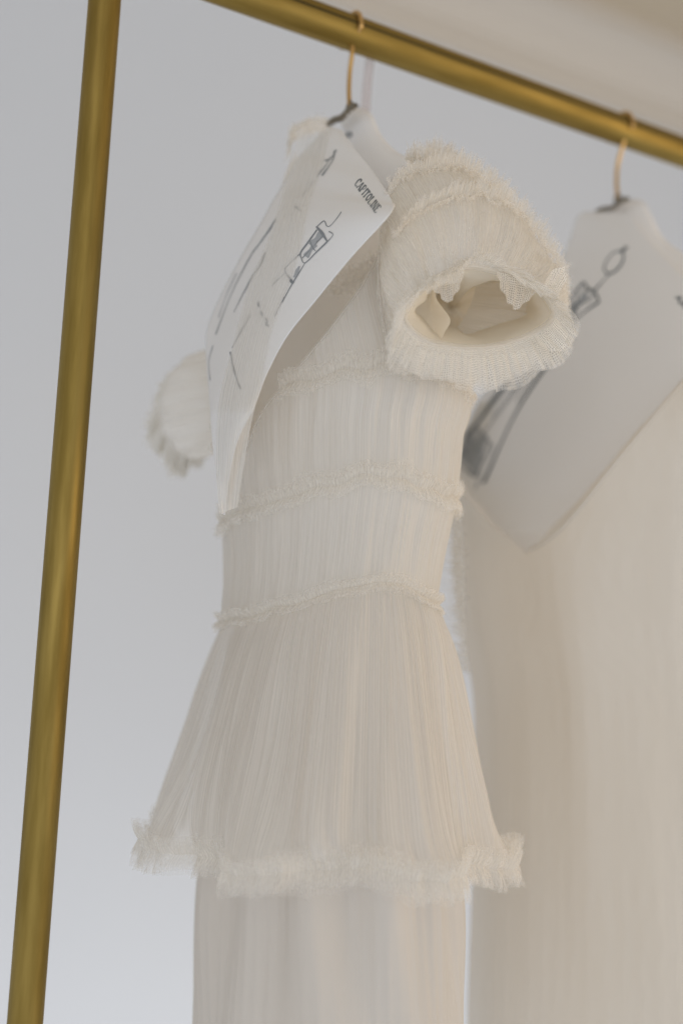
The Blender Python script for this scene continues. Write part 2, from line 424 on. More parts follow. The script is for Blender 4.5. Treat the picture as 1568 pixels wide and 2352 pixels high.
ink = [(Z2((845, 95), (800, 160), (760, 172)), 4), (Z2((832, 100), (815, 175), (742, 280)), 4), (Z2((800, 150), (770, 205), (700, 292)), 2.5),
       (Z2((880, 540), (845, 590), (800, 640), (775, 640), (755, 605), (700, 652)), 2.2), (Z2((700, 645), (740, 690), (780, 755)), 7), (Z2((790, 680), (820, 705), (775, 758)), 2.4),
       (Z2((706, 668), (640, 760), (590, 830), (592, 870), (620, 906), (700, 830), (775, 758)), 3.4), (Z2((655, 745), (672, 790), (695, 822)), 3), (Z2((745, 715), (670, 800), (600, 872)), 2),
       (Z2((590, 835), (520, 900), (475, 945)), 1.8), (Z2((620, 906), (575, 980), (520, 1070), (455, 1190)), 2.2), (Z2((475, 945), (485, 985), (540, 1048)), 3), (Z2((510, 1025), (535, 1055)), 7),
       (Z2((470, 985), (420, 1030), (380, 1072)), 1.6),
       (Z2((412, 590), (370, 660), (300, 760), (245, 830)), 4.5), (Z2((245, 830), (190, 930), (100, 1110), (40, 1260), (-20, 1420)), 2.4),
       (Z2((335, 830), (300, 920), (240, 1000)), 3.6), (Z2((240, 1000), (150, 1180), (110, 1260)), 2), (Z2((230, 1280), (160, 1400), (95, 1520)), 1.8),
       (Z2((85, 1545), (100, 1630), (118, 1700)), 4), (Z2((118, 1700), (140, 1770), (160, 1812)), 3), (Z2((285, 1190), (290, 1225)), 5), (Z2((300, 1255), (318, 1290)), 4), (Z2((335, 1305), (352, 1325), (340, 1345), (362, 1360)), 4)]
strokes('printed_sketch', bv1, ink, M_print, cov1)
soft = [(Z2((735, 700), (660, 780)), 16), (Z2((690, 770), (625, 860)), 13), (Z2((580, 930), (540, 1010)), 7), (Z2((395, 620), (300, 760)), 4)]
strokes('printed_shading', bv1, soft, M_ink_soft, cov1)
faint = [(Z2((545, 500), (590, 530)), 4), (Z2((-40, 1500), (-70, 1620), (-60, 1750)), 2.5), (Z2((130, 980), (60, 1130), (0, 1300)), 2.5), (Z2((690, 310), (650, 360), (600, 430)), 2), (Z2((250, 1000), (160, 1160)), 2), (Z2((470, 1150), (400, 1290)), 1.6)]
strokes('faint_print', bv1, faint, M_ink_faint, cov1)
strokes('lettering', bv1, text_lines('CAPITOLINE', z2(972, 342), np.array((155, 212))*.32, np.array((44, -46))*.32), M_ink, cov1)
strokes('lettering', bb1, text_lines('MEN', (793, 318), np.array((17, -5)), np.array((-3, -12)), 2.4, 1.6), M_ink, cov1)

def Z4(*p): return [(1066+.4*x, 219.5+.4*y) for x, y in p]
rows2 = [((1345, 486), (1440, 490)), ((1325, 500), (1475, 540)), ((1300, 570), (1540, 610)), ((1262, 630), (1620, 690)), ((1215, 710), (1660, 760)), ((1165, 800), (1615, 815)),
         ((1115, 890), (1545, 900)), ((1070, 980), (1465, 985)), ((1050, 1060), (1395, 1070)), ((1075, 1130), (1335, 1140)), ((1105, 1163), (1303, 1173)), ((1130, 1195), (1270, 1205)), ((1157, 1223), (1248, 1230)), ((1185, 1252), (1226, 1255)), ((1207, 1273), (1210, 1274))]
back2 = [((1405, 470), (1438, 458)), ((1400, 490), (1475, 463)), ((1430, 530), (1497, 500)), ((1480, 575), (1525, 550)), ((1530, 625), (1580, 590)), ((1580, 670), (1640, 630))]
def v2(t, s): return 0.012 + 0.10*min(1, t*1.2)**1.1 + 0.003*math.sin(math.pi*s)*math.sin(math.pi*min(1, t*1.1))
cov2, f2, bv2, bb2 = cover(H2, rows2, v2, 'white cloth cover printed with a burning torch above the plain beige dress', back=back2)
ink2 = [(Z4((530, 1262), (400, 1440), (255, 1635)), 5), (Z4((590, 1350), (545, 1440), (485, 1530)), 5), (Z4((560, 1300), (440, 1480), (330, 1640)), 3), (Z4((575, 1330), (500, 1440), (400, 1580), (300, 1760)), 3), (Z4((330, 1640), (200, 1820), (90, 1960)), 3),
        (Z4((938, 868), (905, 885), (850, 905), (812, 955), (802, 1000), (830, 1022), (872, 1000), (905, 955), (912, 915), (890, 895)), 5), (Z4((925, 868), (905, 900)), 8), (Z4((830, 1022), (785, 1075), (740, 1122)), 4.5),
        (Z4((685, 1070), (710, 1110), (745, 1130), (772, 1182)), 8), (Z4((685, 1070), (600, 1170), (530, 1262)), 6), (Z4((772, 1182), (690, 1240), (625, 1300), (590, 1350)), 6),
        (Z4((700, 1110), (660, 1170), (590, 1282)), 4), (Z4((650, 1110), (640, 1200), (612, 1290)), 4), (Z4((742, 1150), (680, 1190), (600, 1250)), 4), (Z4((600, 1160), (650, 1240)), 4), (Z4((720, 1180), (620, 1200), (560, 1260)), 3),
        (Z4((640, 1260), (600, 1350), (545, 1520)), 5), (Z4((545, 1480), (530, 1525)), 8),
        (Z4((255, 1635), (160, 1760), (70, 1885), (-10, 1975)), 12), (Z4((485, 1530), (380, 1680), (280, 1850), (200, 2020), (130, 2180), (105, 2225)), 8), (Z4((62, 1892), (146, 1996)), 5), (Z4((146, 1996), (58, 2192)), 5), (Z4((58, 2192), (-24, 2110)), 5), (Z4((20, 1950), (100, 2080)), 4), (Z4((-10, 2010), (70, 2150)), 4), (Z4((110, 1960), (20, 2130)), 4)]
strokes('printed_sketch', bv2, ink2, M_ink, cov2)
soft2 = [(Z4((330, 1620), (160, 1850)), 4), (Z4((700, 1140), (590, 1270)), 14), (Z4((170, 2000), (60, 2260)), 4)]
for k_ in range(16):
    f_ = k_/15; soft2.append((Z4((-20+150*f_, 1985-85*abs(f_-.5)), (-40+110*f_, 2060+130*f_)), 5)); soft2.append((Z4((-20+60*f_, 1930+240*f_), (90+40*f_-80*f_*f_, 1915+230*f_)), 4))
strokes('printed_shading', bv2, soft2, M_ink_soft, cov2)
strokes('lettering', bb2 or bv2, text_lines('UR', Z4((897, 722))[0], np.array((18, 4)), np.array((3, -8)), 4, 3), M_ink, cov2)
strokes('lettering', bv2, text_lines('AMS', Z4((1205, 1160))[0], np.array((34, 44)), np.array((9, -9)), 5, 3), M_ink, cov2)

# ------------------------------------------------------------------ rings fitted to a hanging dress
NT = 720
TH = np.linspace(0, 2*np.pi, NT, endpoint=False)
def ring(H, xL, xR, poly, asp, v0=0.02, rnd=2.0):
    poly = np.asarray(poly, float)
    c = H + VX*v0; a = 0.12; sh = 0.0
    cu = np.sign(np.cos(TH))*np.abs(np.cos(TH))**(2/rnd); su = np.sign(np.sin(TH))*np.abs(np.sin(TH))**(2/rnd)
    z = np.full(NT, at_depth(700, poly[:, 1].mean(), proj(c)[2])[2])
    for it in range(14):
        p = c[None] + np.array([1.0, 0, 0])*sh + a*(cu[:, None]*UX + asp*su[:, None]*VX); p[:, 2] = z
        x, y, d = proj(p)
        iL, iR = int(x.argmin()), int(x.argmax())
        near = d < np.interp(x, [x[iL], x[iR]], [d[iL], d[iR]])
        tgt = np.interp(x, poly[:, 0], poly[:, 1])
        zn = z + (y-tgt)*d/FPX
        zs = np.interp(x, [x[iL], x[iR]], [zn[iL], zn[iR]])
        z = np.where(near, zn, zs)
        a *= (xR-xL)/(x.max()-x.min())
        sh += ((xL+xR)/2-(x.max()+x.min())/2)*d.mean()/FPX
    # soften the joins between the seen and the unseen side
    k = np.exp(-0.5*(np.arange(-30, 31)/9.0)**2); k /= k.sum()
    p[:, 2] = np.convolve(np.r_[z[-30:], z, z[:30]], k, 'valid')
    return p, near
def loft(rings, m):
    P = cr(np.array([r.reshape(-1) for r in rings]), m).reshape(m, NT, 3)
    T = np.roll(P, -1, 1)-np.roll(P, 1, 1); T[..., 2] = 0
    N = np.cross(T, [0, 0, 1.0]); N /= np.linalg.norm(N, axis=-1)[..., None]+1e-9
    c = P.mean(1, keepdims=True); sg = np.sign(((P-c)*N).sum(-1).mean()); return P, N*sg
def ruffle(name, base, out, mat, parent, w=0.012, amp=0.005, lift=0.4, layers=3, freq=(50, 170), closed=True, up=True, down=True, len_noise=0.16, sag=0.0, taper=False):
    """gathered strip stitched along a line (base, N x 3) that stands out along `out`; frayed upper and lower edges."""
    n = len(base); Vs, Fs, UVs, Es, off = [], [], [], [], 0
    arc = np.r_[0, np.cumsum(np.linalg.norm(np.diff(base, axis=0), axis=1))]
    base = base + np.array([0, 0, 1.0])*(pnoise(n, 4, 22, 12)*min(0.0016, w*0.16))[:, None]
    dirs = ([1] if up else []) + ([-1] if down else [])
    Z = np.array([0, 0, 1.0]); T = np.gradient(base, axis=0); T /= np.linalg.norm(T, axis=1)[:, None]+1e-9
    tp = np.sin(np.pi*np.linspace(0, 1, n))**0.5*0.9+0.1 if taper else np.ones(n)
    for l in range(layers):
        for sg in dirs:
            m = 9; w1 = pnoise(n, *freq, k=24); w2 = pnoise(n, *freq, k=24); wl = pnoise(n, 6, 40, k=20); w3 = pnoise(n, freq[0]*2, freq[1]*2, k=24); slow = pnoise(n, 3, 14, k=10)
            P = np.zeros((m, n, 3))
            for i in range(m):
                s = i/(m-1)
                L = tp*w*(1+len_noise*(0.6*wl+0.1*w3+0.5*slow))*(0.8+0.25*l)
                o = amp*s**0.8*(0.55*w1*(1-s*.4)+0.7*w2*s) + w*lift*math.sin(s*1.9)*(0.5+0.35*l) + 0.0012
                P[i] = base + out*o[:, None] + Z*(sg*s*L - sag*s*s)[:, None] + T*(amp*0.3*s*w3)[:, None]
            Es.append(np.repeat(np.linspace(0, 1, m), n)); Vs.append(P.reshape(-1, 3)); Fs.append(grid_faces(m, n, closed, off)); off += m*n
            UVs.append(np.stack(np.meshgrid(arc, np.linspace(0, w, m)), -1).reshape(-1, 2))
    return mesh_obj(name, np.concatenate(Vs), np.concatenate(Fs), mat, parent, np.concatenate(UVs), E=np.concatenate(Es))

# ------------------------------------------------------------------ first dress: ruffled tulle
D1 = thing('tulle_dress', 'ivory ruffled tulle dress with short puff sleeves and pleated peplum', 'dress', (H1[0], H1[1], 0.95))
waist, nW = ring(H1, 507, 1003, [(495, 1428), (560, 1420), (640, 1400), (740, 1365), (840, 1338), (920, 1342), (960, 1362), (1003, 1388)], 0.66)
low, _ = ring(H1, 516, 1018, [(510, 1318), (640, 1280), (760, 1245), (860, 1222), (940, 1235), (1018, 1270)], 0.66)
mid, _ = ring(H1, 512, 1046, [(505, 1205), (560, 1172), (650, 1145), (760, 1115), (880, 1088), (950, 1108), (1050, 1150)], 0.68)
up, _ = ring(H1, 506, 1062, [(500, 1100), (600, 1060), (760, 985), (880, 955), (980, 975), (1062, 1010)], 0.7)
bust, nB = ring(H1, 500, 1078, [(500, 1000), (590, 945), (650, 882), (750, 862), (900, 832), (1000, 850), (1078, 890)], 0.7)
arm, _ = ring(H1, 530, 985, [(530, 760), (640, 700), (760, 640), (880, 600), (985, 640)], 0.62)
sho, _ = ring(H1, 675, 955, [(675, 350), (800, 420), (900, 410), (955, 385)], 0.35, 0.0)
NECK = np.array([(900, 400), (897, 480), (880, 560), (828, 655), (758, 752), (684, 842), (644, 890), (592, 960), (545, 1080), (528, 1160)], float)
def neck_keep(P):
    x, y, d = proj(P); keep = np.ones(P.shape[:2], bool)
    for i in range(P.shape[0]):
        iL, iR = int(x[i].argmin()), int(x[i].argmax())
        near = d[i] < np.interp(x[i], [x[i, iL], x[i, iR]], [d[i, iL], d[i, iR]])
        cut = near & (y[i] < 1160) & (x[i] < np.interp(y[i], NECK[:, 1], NECK[:, 0]))
        keep[i] = ~cut
    return keep
P, N = loft([waist, low, mid, up, bust, arm, sho], 210)
tt = np.linspace(0, 1, 210)
# gathers: pinched at each ruffle, looser between
fk = 0.6; rowamp = 0.55+0.45*np.abs(np.sin(np.pi*np.clip(tt, 0, 1)*3))
fine = pnoise2(210, NT, 70, 170, 7, 30)*0.0003; broad = pnoise2(210, NT, 14, 46, 6, 16)*0.0008
P2 = P + N*((fine+broad)*rowamp[:, None])[..., None]
bod = grid_obj('bodice', P2, M_tulle, D1, True, keep=neck_keep(P2))
Pl = P - N*0.005
# the lining stops at the armhole level in front and is a bit lower than the tulle at the neck
kl = neck_keep(P - N*0.001); grid_obj('lining', Pl, M_inner, bod, True, keep=kl)
ctr = P.mean(1)
def outw(r):
    T = np.roll(r, -1, 0)-np.roll(r, 1, 0); T[:, 2] = 0
    n = np.cross(T, [0, 0, 1.0]); n /= np.linalg.norm(n, axis=1)[:, None]
    return n*np.sign(((r-r.mean(0))*n).sum(1).mean())
def dense(r, n=2800): return cr(r, n, True)
def ruffle_cut(r, keep_fn, **k):
    b = dense(r); x, y, d = proj(b)
    return b
# ruffle 1 runs from the neckline round the back
b = dense(bust); x, y, d = proj(b); iL, iR = x.argmin(), x.argmax()
near = d < np.interp(x, [x[iL], x[iR]], [d[iL], d[iR]])
cutm = near & (x < 645)
st = np.where(cutm)[0]
idx = np.arange(2800)
if len(st):
    ends = [i for i in st if not cutm[(i+1) % 2800]]; s0 = ends[-1]
    idx = np.array([(s0+1+i) % 2800 for i in range(2800) if not cutm[(s0+1+i) % 2800]])
o_ = outw(b)
ruffle('ruffle', b[idx], o_[idx], M_ruffle, D1, w=0.0092, amp=0.0018, closed=False)
b = dense(mid); ruffle('ruffle', b, outw(b), M_ruffle, D1, w=0.0088, amp=0.0018)
b = dense(waist); ruffle('ruffle', b, outw(b), M_ruffle, D1, w=0.0058, amp=0.0018, layers=3, lift=0.6)
# neckline edge trim (near side)
nk = cr(NECK[2:], 500); tr_pts = []
from_bod = BVHTree.FromPolygons([tuple(v) for v in P.reshape(-1, 3)], [tuple(int(k) for k in q) for q in grid_faces(210, NT, True)])
for q in nk:
    dv = Vector(ray(q[0]+3, q[1])).normalized(); h = from_bod.ray_cast(Vector(CAM), dv)
    tr_pts.append(np.array(h[0]) - np.array(dv)*0.001)
tr_pts = np.array(tr_pts)
tube_obj('neckline_edge', [tr_pts], 0.0011, M_ruffle, D1, 6)
# gathered edge glimpsed inside the neckline by the sleeve
tq = cr([(770, 668), (805, 648), (842, 628), (880, 596)], 400); tb = uv_plane(H1, tq[:, 0], tq[:, 1], 0.0)
ruffle('inner_ruffle', tb, np.tile(VX, (400, 1)), M_ruffle, D1, w=0.010, amp=0.004, layers=2, lift=0.4, closed=False, freq=(6, 30), taper=True)
# sheer band of the far side of the neckline, lying over the printed cover
bl = cr([(683, 300), (668, 380), (636, 490), (606, 575), (572, 650), (536, 790), (503, 920), (496, 1060), (504, 1180)], 90)
br = cr([(757, 300), (738, 380), (705, 480), (690, 560), (664, 650), (622, 760), (596, 890), (570, 1010), (546, 1165)], 90)
Bd = np.zeros((90, 24, 3))
for i in range(90):
    t = i/89
    hits = []
    for j in range(24):
        s = j/23; q = bl[i]*(1-s)+br[i]*s; dv = Vector(ray(q[0], q[1])); L_ = dv.length
        h = bv1.ray_cast(Vector(CAM), dv/L_); hits.append(np.nan if h[0] is None else h[3]/L_)
    hits = np.array(hits); ok = ~np.isnan(hits)
    row = np.interp(np.arange(24), np.arange(24)[ok], hits[ok]) if ok.any() else (last if i else np.full(24, 0.97))
    last = row
    for j in range(24):
        s = j/23; q = bl[i]*(1-s)+br[i]*s
        Bd[i, j] = at_depth(q[0], q[1], row[j]-0.0055-0.0015*math.sin(s*9+4*t))
grid_obj('neckline_band', Bd, M_sheer, D1)
# peplum
pr0 = waist - outw(waist)*0.003 + np.array([0, 0, 0.004])
p1, _ = ring(H1, 478, 1030, [(478, 1530), (640, 1500), (840, 1450), (930, 1450), (1030, 1480)], 0.72)
p2, _ = ring(H1, 426, 1066, [(420, 1700), (640, 1700), (850, 1690), (1075, 1680)], 0.76)
p3, _ = ring(H1, 372, 1108, [(360, 1860), (520, 1910), (740, 1920), (900, 1925), (1130, 1890)], 0.8)
hem, _ = ring(H1, 356, 1138, [(335, 1915), (432, 1978), (500, 1998), (740, 2003), (900, 2012), (1050, 2012), (1165, 1985)], 0.8)
P, N = loft([pr0, p1, p2, p3, hem], 170)
t = np.linspace(0, 1, 170)[:, None]
fold = pnoise2(170, NT, 6, 15, 3, 9); fold = np.tanh(fold*1.1)
fold2 = pnoise2(170, NT, 22, 60, 4, 18)
fine = pnoise2(170, NT, 80, 190, 5, 30)
disp = fold*0.0160*t**1.2 + fold2*0.0020*(0.3+0.7*t) + fine*0.0004
P = P + N*disp[..., None]
pep = grid_obj('peplum', P, M_peplum, D1, True)
hb = dense(P[-4]); ho = outw(dense(hem))
ruffle('hem_ruffle', hb, ho, M_ruffle, pep, w=0.0120, amp=0.0022, layers=3, lift=0.3, len_noise=0.14, freq=(60, 200))
# inner tulle layer of the peplum
P3 = loft([pr0, p1, p2, p3, hem], 90)[0]; N3 = loft([pr0, p1, p2, p3, hem], 90)[1]
t3 = np.linspace(0, 1, 90)[:, None]
grid_obj('under_layer', P3 - N3*(0.010+0.022*t3+0.004*pnoise2(90, NT, 8, 24, 3, 10)*t3)[..., None], M_peplum, pep, True)
# long underskirt
us = [ring(H1, 530, 970, [(530, 1460), (740, 1420), (970, 1430)], 0.66)[0],
      ring(H1, 470, 1025, [(470, 1800), (1025, 1800)], 0.7)[0], ring(H1, 458, 1046, [(458, 2080), (1046, 2080)], 0.72)[0],
      ring(H1, 446, 1063, [(446, 2352), (1063, 2352)], 0.74)[0], ring(H1, 420, 1095, [(420, 2750), (1095, 2750)], 0.76)[0]]
P, N = loft(us, 120); t = np.linspace(0, 1, 120)[:, None]
P = P + N*(pnoise2(120, NT, 5, 16, 3, 9)*0.0045*np.clip(t*2, 0.2, 1) + pnoise2(120, NT, 30, 80, 4, 14)*0.0003)[..., None]
grid_obj('underskirt', P, M_skirt, D1, True)
# the hook's soft shadow, made as a thin sheer pink strip
lp = np.array([at_plane(x, y, H1+RD*0.03, RD) for x, y in ((852, 90), (847, 150), (842, 200), (838, 262))]); lp = cr(lp, 30)
lw = np.array([-0.0045, 0.0045]); grid_obj('hook_shadow_strip', np.stack([lp+UX*w*2 for w in lw], 1), M_hook_shadow, D1, solid=0.0005)

# puff sleeves: outlines on planes square to the shoulder line
def sleeve(H, secs, m=110, n=720, opening_mat=None, puff=0.003):
    """secs: (u, [12 pixels]) from the armhole to the opening."""
    rings = []
    for u, px in secs:
        q = cr(px, n, True); rings.append(at_plane(q[:, 0], q[:, 1], H+UX*u, UX))
    P = cr(np.array([r.reshape(-1) for r in rings]), m).reshape(m, n, 3)
    T = np.roll(P, -1, 1)-np.roll(P, 1, 1); D = np.gradient(P, axis=0)
    N = np.cross(T, D); N /= np.linalg.norm(N, axis=-1)[..., None]+1e-9
    c = P.mean(1, keepdims=True); N *= np.sign(((P-c)*N).sum(-1).mean())
    return P, N
A = [(888, 610), (890, 505), (896, 428), (932, 384), (995, 378), (1060, 430), (1090, 520), (1095, 620), (1080, 700), (1040, 760), (975, 800), (905, 760)]
Mm = [(882, 650), (884, 540), (902, 448), (968, 398), (1062, 400), (1128, 450), (1182, 530), (1210, 622), (1205, 715), (1150, 785), (1040, 818), (915, 795)]
M2 = [(898, 700), (904, 610), (945, 540), (1010, 496), (1094, 478), (1176, 508), (1230, 572), (1282, 640), (1284, 738), (1212, 803), (1092, 832), (938, 812)]
O = [(931, 738), (946, 690), (985, 653), (1030, 624), (1080, 613), (1135, 624), (1192, 640), (1243, 673), (1268, 725), (1215, 768), (1110, 797), (990, 785)]
P, N = sleeve(H1, [(0.115, A), (0.150, Mm), (0.178, M2), (0.190, O)])
mt = np.linspace(0, 1, 110)[:, None]; bell = np.sin(np.pi*np.clip(mt, 0, 1))
Pf = P + N*((pnoise2(110, 720, 6, 30, 4, 12)*0.0018 + pnoise2(110, 720, 50, 130, 6, 24)*0.0005)*(0.25+0.75*bell))[..., None]
sl = grid_obj('sleeve', Pf, M_sleeve, D1, True)
def tier(i0, i1, lift0, amp, parent, layers=2, alpha_mat=None):
    Vs, Fs, UVs, off = [], [], [], 0; m_ = 14; n_ = 720
    for l in range(layers):
        w1 = pnoise(n_, 20, 90, 24); w2 = pnoise(n_, 40, 160, 24); ln = 1+0.07*pnoise(n_, 4, 20, 10)+0.012*pnoise(n_, 60, 160, 20)
        T_ = np.zeros((m_, n_, 3)); cols = np.arange(n_)
        for i in range(m_):
            q_ = i/(m_-1); rr = np.clip(i0+(i1-i0)*q_*ln, 0, 108.9); lo = rr.astype(int); fr_ = (rr-lo)[:, None]
            base = P[lo, cols]*(1-fr_)+P[lo+1, cols]*fr_; nn = N[lo, cols]
            T_[i] = base + nn*(0.0022+0.0016*l+lift0*q_**1.6+amp*q_*(0.6*w1+0.5*w2*q_))[:, None]
        Vs.append(T_.reshape(-1, 3)); Fs.append(grid_faces(m_, n_, True, off)); off += m_*n_
        UVs.append(np.stack(np.meshgrid(np.linspace(0, .5, n_), np.linspace(0, .06, m_)), -1).reshape(-1, 2))
    return mesh_obj('tulle_tier', np.concatenate(Vs), np.concatenate(Fs), alpha_mat or M_net, parent, np.concatenate(UVs), E=np.tile(np.repeat(np.linspace(0, 1, m_), n_), layers))
tier(8, 60, 0.0045, 0.0008, sl, 1, M_tier); tier(30, 84, 0.0045, 0.0009, sl, 1, M_tier); tier(54, 101, 0.0045, 0.0010, sl, 1, M_tier)
# lining turns back inside from the opening
inn = [(0.187, O),
       (0.175, [(950, 730), (965, 695), (1000, 668), (1040, 645), (1085, 640), (1135, 648), (1182, 660), (1222, 685), (1240, 722), (1200, 752), (1110, 775), (1005, 765)]),
       (0.145, [(960, 720), (975, 690), (1005, 670), (1035, 660), (1060, 665), (1085, 640), (1150, 640), (1200, 670), (1205, 715), (1130, 745), (1060, 765), (1000, 755)]),
       (0.095, [(985, 715), (990, 690), (1010, 675), (1025, 672), (1040, 690), (1060, 650), (1100, 645), (1130, 670), (1135, 705), (1095, 735), (1050, 750), (1010, 745)]),
       (0.030, [(1015, 712), (1018, 704), (1022, 698), (1030, 694), (1038, 695), (1045, 692), (1052, 692), (1058, 698), (1060, 706), (1050, 714), (1040, 718), (1025, 717)]),
       (0.026, [(1035, 706)]*12)]
_unused = [
       (0.060, [(985, 720), (990, 695), (1005, 680), (1020, 675), (1040, 680), (1055, 660), (1080, 655), (1100, 675), (1105, 705), (1075, 735), (1040, 750), (1005, 745)])]
Pi, Ni = sleeve(H1, inn, 70)
ti = np.linspace(0, 1, 70)[:, None]
Pi = Pi - Ni*(np.tanh(pnoise2(70, 720, 3, 9, 3, 6)*1.4)*0.004*np.sin(np.pi*np.clip(ti*0.9, 0, 1)))[..., None]
grid_obj('lining', Pi, M_lining, sl, True)
fl = cr([(944, 735), (962, 690), (990, 652), (1004, 690), (1033, 733), (1021, 762), (1004, 787), (966, 774)], 64, True)
fc = np.array([(985.0, 725.0)]); G = []
for k_ in range(12):
    q_ = fc + (fl-fc)*(k_/11); dep = 0.176 + 0.010*(q_[:, 0]-985)/50 - 0.012*(1-(k_/11)**2)
    G.append(np.array([at_plane(a_, b_, H1+UX*c_, UX) for (a_, b_), c_ in zip(q_, dep)]))
grid_obj('lining_fold', np.array(G), M_lining, sl, True)
# piped rim of the opening
rim = cr(np.array(P[-1]), 400, True); tube_obj('piping', [np.r_[rim, rim[:1]]], 0.0022, M_ruffle, sl, 8)
# frill of open net round the opening
def frill(name, base, cen, axis, mat, parent, L=0.027, wave=0.0017, layers=3, drop=0.75, ax=0.16, rad=0.75, n=2400, m=14, freq=(40, 110), droops=((1030, 30, 0.9), (1195, 40, 0.8))):
    b = cr(np.asarray(base), n, True); rd = b-cen; rd -= np.outer(rd @ axis, axis); rd /= np.linalg.norm(rd, axis=1)[:, None]
    T = np.gradient(b, axis=0); T /= np.linalg.norm(T, axis=1)[:, None]+1e-9
    arc = np.r_[0, np.cumsum(np.linalg.norm(np.diff(b, axis=0), axis=1))]
    Z = np.array([0, 0, 1.0]); Vs, Fs, UVs, Es, off = [], [], [], [], 0
    for l in range(layers):
        w = np.tanh(pnoise(n, *freq, k=26)); w2 = pnoise(n, *freq, k=26); ln = 1+0.15*pnoise(n, 3, 12, k=9)+0.018*pnoise(n, 60, 160, k=20)
        tilt = 0.20*pnoise(n, 3, 11, k=8)
        bx = proj(b)[0]; topm = np.clip(rd[:, 2]*2.2+0.35, 0, 1)
        dr = drop*(1-topm) + topm*sum(a_*np.exp(-0.5*((bx-c_)/w_)**2) for c_, w_, a_ in droops)
        dv = rd*(rad+tilt)[:, None] + axis*(ax+0.35*topm+0.3*np.minimum(dr, 1)*topm)[:, None] - Z*dr[:, None]
        dv /= np.linalg.norm(dv, axis=1)[:, None]
        nn = np.cross(dv, T); Es.append(np.repeat(np.linspace(0, 1, m), n)); P = np.zeros((m, n, 3))
        for i in range(m):
            s = i/(m-1)
            P[i] = b + rd*0.001*(l+1) + dv*(L*s*ln*(1-0.12*l)*(1-topm*(0.62-np.minimum(0.62, 0.5*dr))))[:, None] + nn*(wave*(s**0.7)*(w+0.4*w2*s))[:, None] + T*(wave*0.5*s*w2)[:, None] - Z*(0.15*L*s*s)
        Vs.append(P.reshape(-1, 3)); Fs.append(grid_faces(m, n, True, off)); off += m*n
        UVs.append(np.stack(np.meshgrid(arc*1.9, np.linspace(0, L, m)+l*0.4), -1).reshape(-1, 2))
    return mesh_obj(name, np.concatenate(Vs), np.concatenate(Fs), mat, parent, np.concatenate(UVs), E=np.concatenate(Es))
frill('frill', P[-1], P[-1].mean(0), UX, M_net, sl)
# single layers of open net that stand clear of the frill
def net_piece(base, tip, u0, u1, folds):
    b_ = cr(base, 90); t_ = cr(tip, 90); n_ = 90; m_ = 16; G = np.zeros((m_, n_, 3)); ph = np.linspace(0, folds*2*np.pi, n_)
    jag = pnoise(90, 8, 30, 12)*0.5; rnd_ = (np.sin(np.pi*np.linspace(0.03, 0.97, 90))**0.55*(1+0.03*pnoise(90, 2, 4, 4)))[:, None]; t_ = b_+(t_-b_)*rnd_
    for i in range(m_):
        q_ = i/(m_-1); px_ = b_*(1-q_) + t_*q_ + (t_-b_)/np.linalg.norm(t_-b_, axis=1)[:, None]*(jag*q_)[:, None]
        G[i] = at_plane(px_[:, 0], px_[:, 1], H1+UX*(u0+(u1-u0)*q_), UX) + UX*(0.0014*np.sin(ph)*(0.4+0.6*q_))[:, None]
    a_ = np.linspace(0, folds*0.011, n_); UV = np.stack(np.meshgrid(a_, np.linspace(0, 0.03, m_)), -1)
    return mesh_obj('net_frill', G.reshape(-1, 3), grid_faces(m_, n_), M_net2, sl, UV.reshape(-1, 2))
net_piece([(1226, 775), (1256, 758), (1274, 728)], [(1262, 826), (1296, 800), (1314, 768)], 0.192, 0.206, 4)
net_piece([(1246, 668), (1262, 672), (1272, 698)], [(1258, 608), (1296, 614), (1302, 656)], 0.192, 0.200, 3)
net_piece([(984, 650), (1022, 624), (1066, 614)], [(996, 676), (1026, 694), (1056, 690)], 0.194, 0.203, 5)
net_piece([(1140, 624), (1190, 636), (1232, 662)], [(1142, 668), (1178, 708), (1214, 706)], 0.193, 0.200, 5)
# small ruffle standing up over the shoulder seam
seam = P[6]; xs, ys, ds = proj(seam); order = np.arange(720)
sel = order[int(720*0.255):int(720*0.54)]
sb = cr(seam[sel], 1200); so = cr(N[6][sel], 1200)
ruffle('shoulder_ruffle', sb, so, M_ruffle, sl, w=0.0068, amp=0.003, layers=4, lift=0.9, closed=False, freq=(30, 130), taper=True, len_noise=0.25)
for row_, f0_, f1_, w_ in ((40, 0.16, 0.60, 0.0075), (66, 0.12, 0.66, 0.0075)):
    sel = order[int(720*f0_):int(720*f1_)]; sb = cr(P[row_][sel]+N[row_][sel]*0.004, 1500)
    ruffle('tulle_ruffle', sb, cr(N[row_][sel], 1500), M_tier, sl, w=w_, amp=0.0035, layers=2, lift=0.8, closed=False, freq=(20, 90), taper=True, len_noise=0.25)
# far sleeve, mostly hidden behind the printed cover
def oval(cx, cy, rx, ry, k=12, wob=0.06): return [(cx-rx*math.cos(i/k*2*math.pi)*(1+wob*math.sin(3*i)), cy-ry*math.sin(i/k*2*math.pi)*(1+wob*math.cos(2*i))) for i in range(k)]
Pq, Nq = sleeve(H1, [(-0.125, oval(545, 905, 55, 112)), (-0.165, oval(465, 930, 84, 116)), (-0.195, oval(440, 938, 68, 108)), (-0.205, oval(425, 942, 50, 90))], 60)
Pq = Pq + Nq*((pnoise2(60, 720, 4, 20, 4, 8)*0.0007 + pnoise2(60, 720, 50, 130, 6, 24)*0.0005))[..., None]
sl2 = grid_obj('sleeve', Pq, M_sleeve, D1, True)
frill('frill', Pq[-1], Pq[-1].mean(0), -UX, M_net, sl2, L=0.022, drop=0.6, ax=0.3, rad=0.7, layers=2, wave=0.003)
tq = cr([(668, 345), (674, 312), (700, 297), (728, 288), (758, 292)], 700)
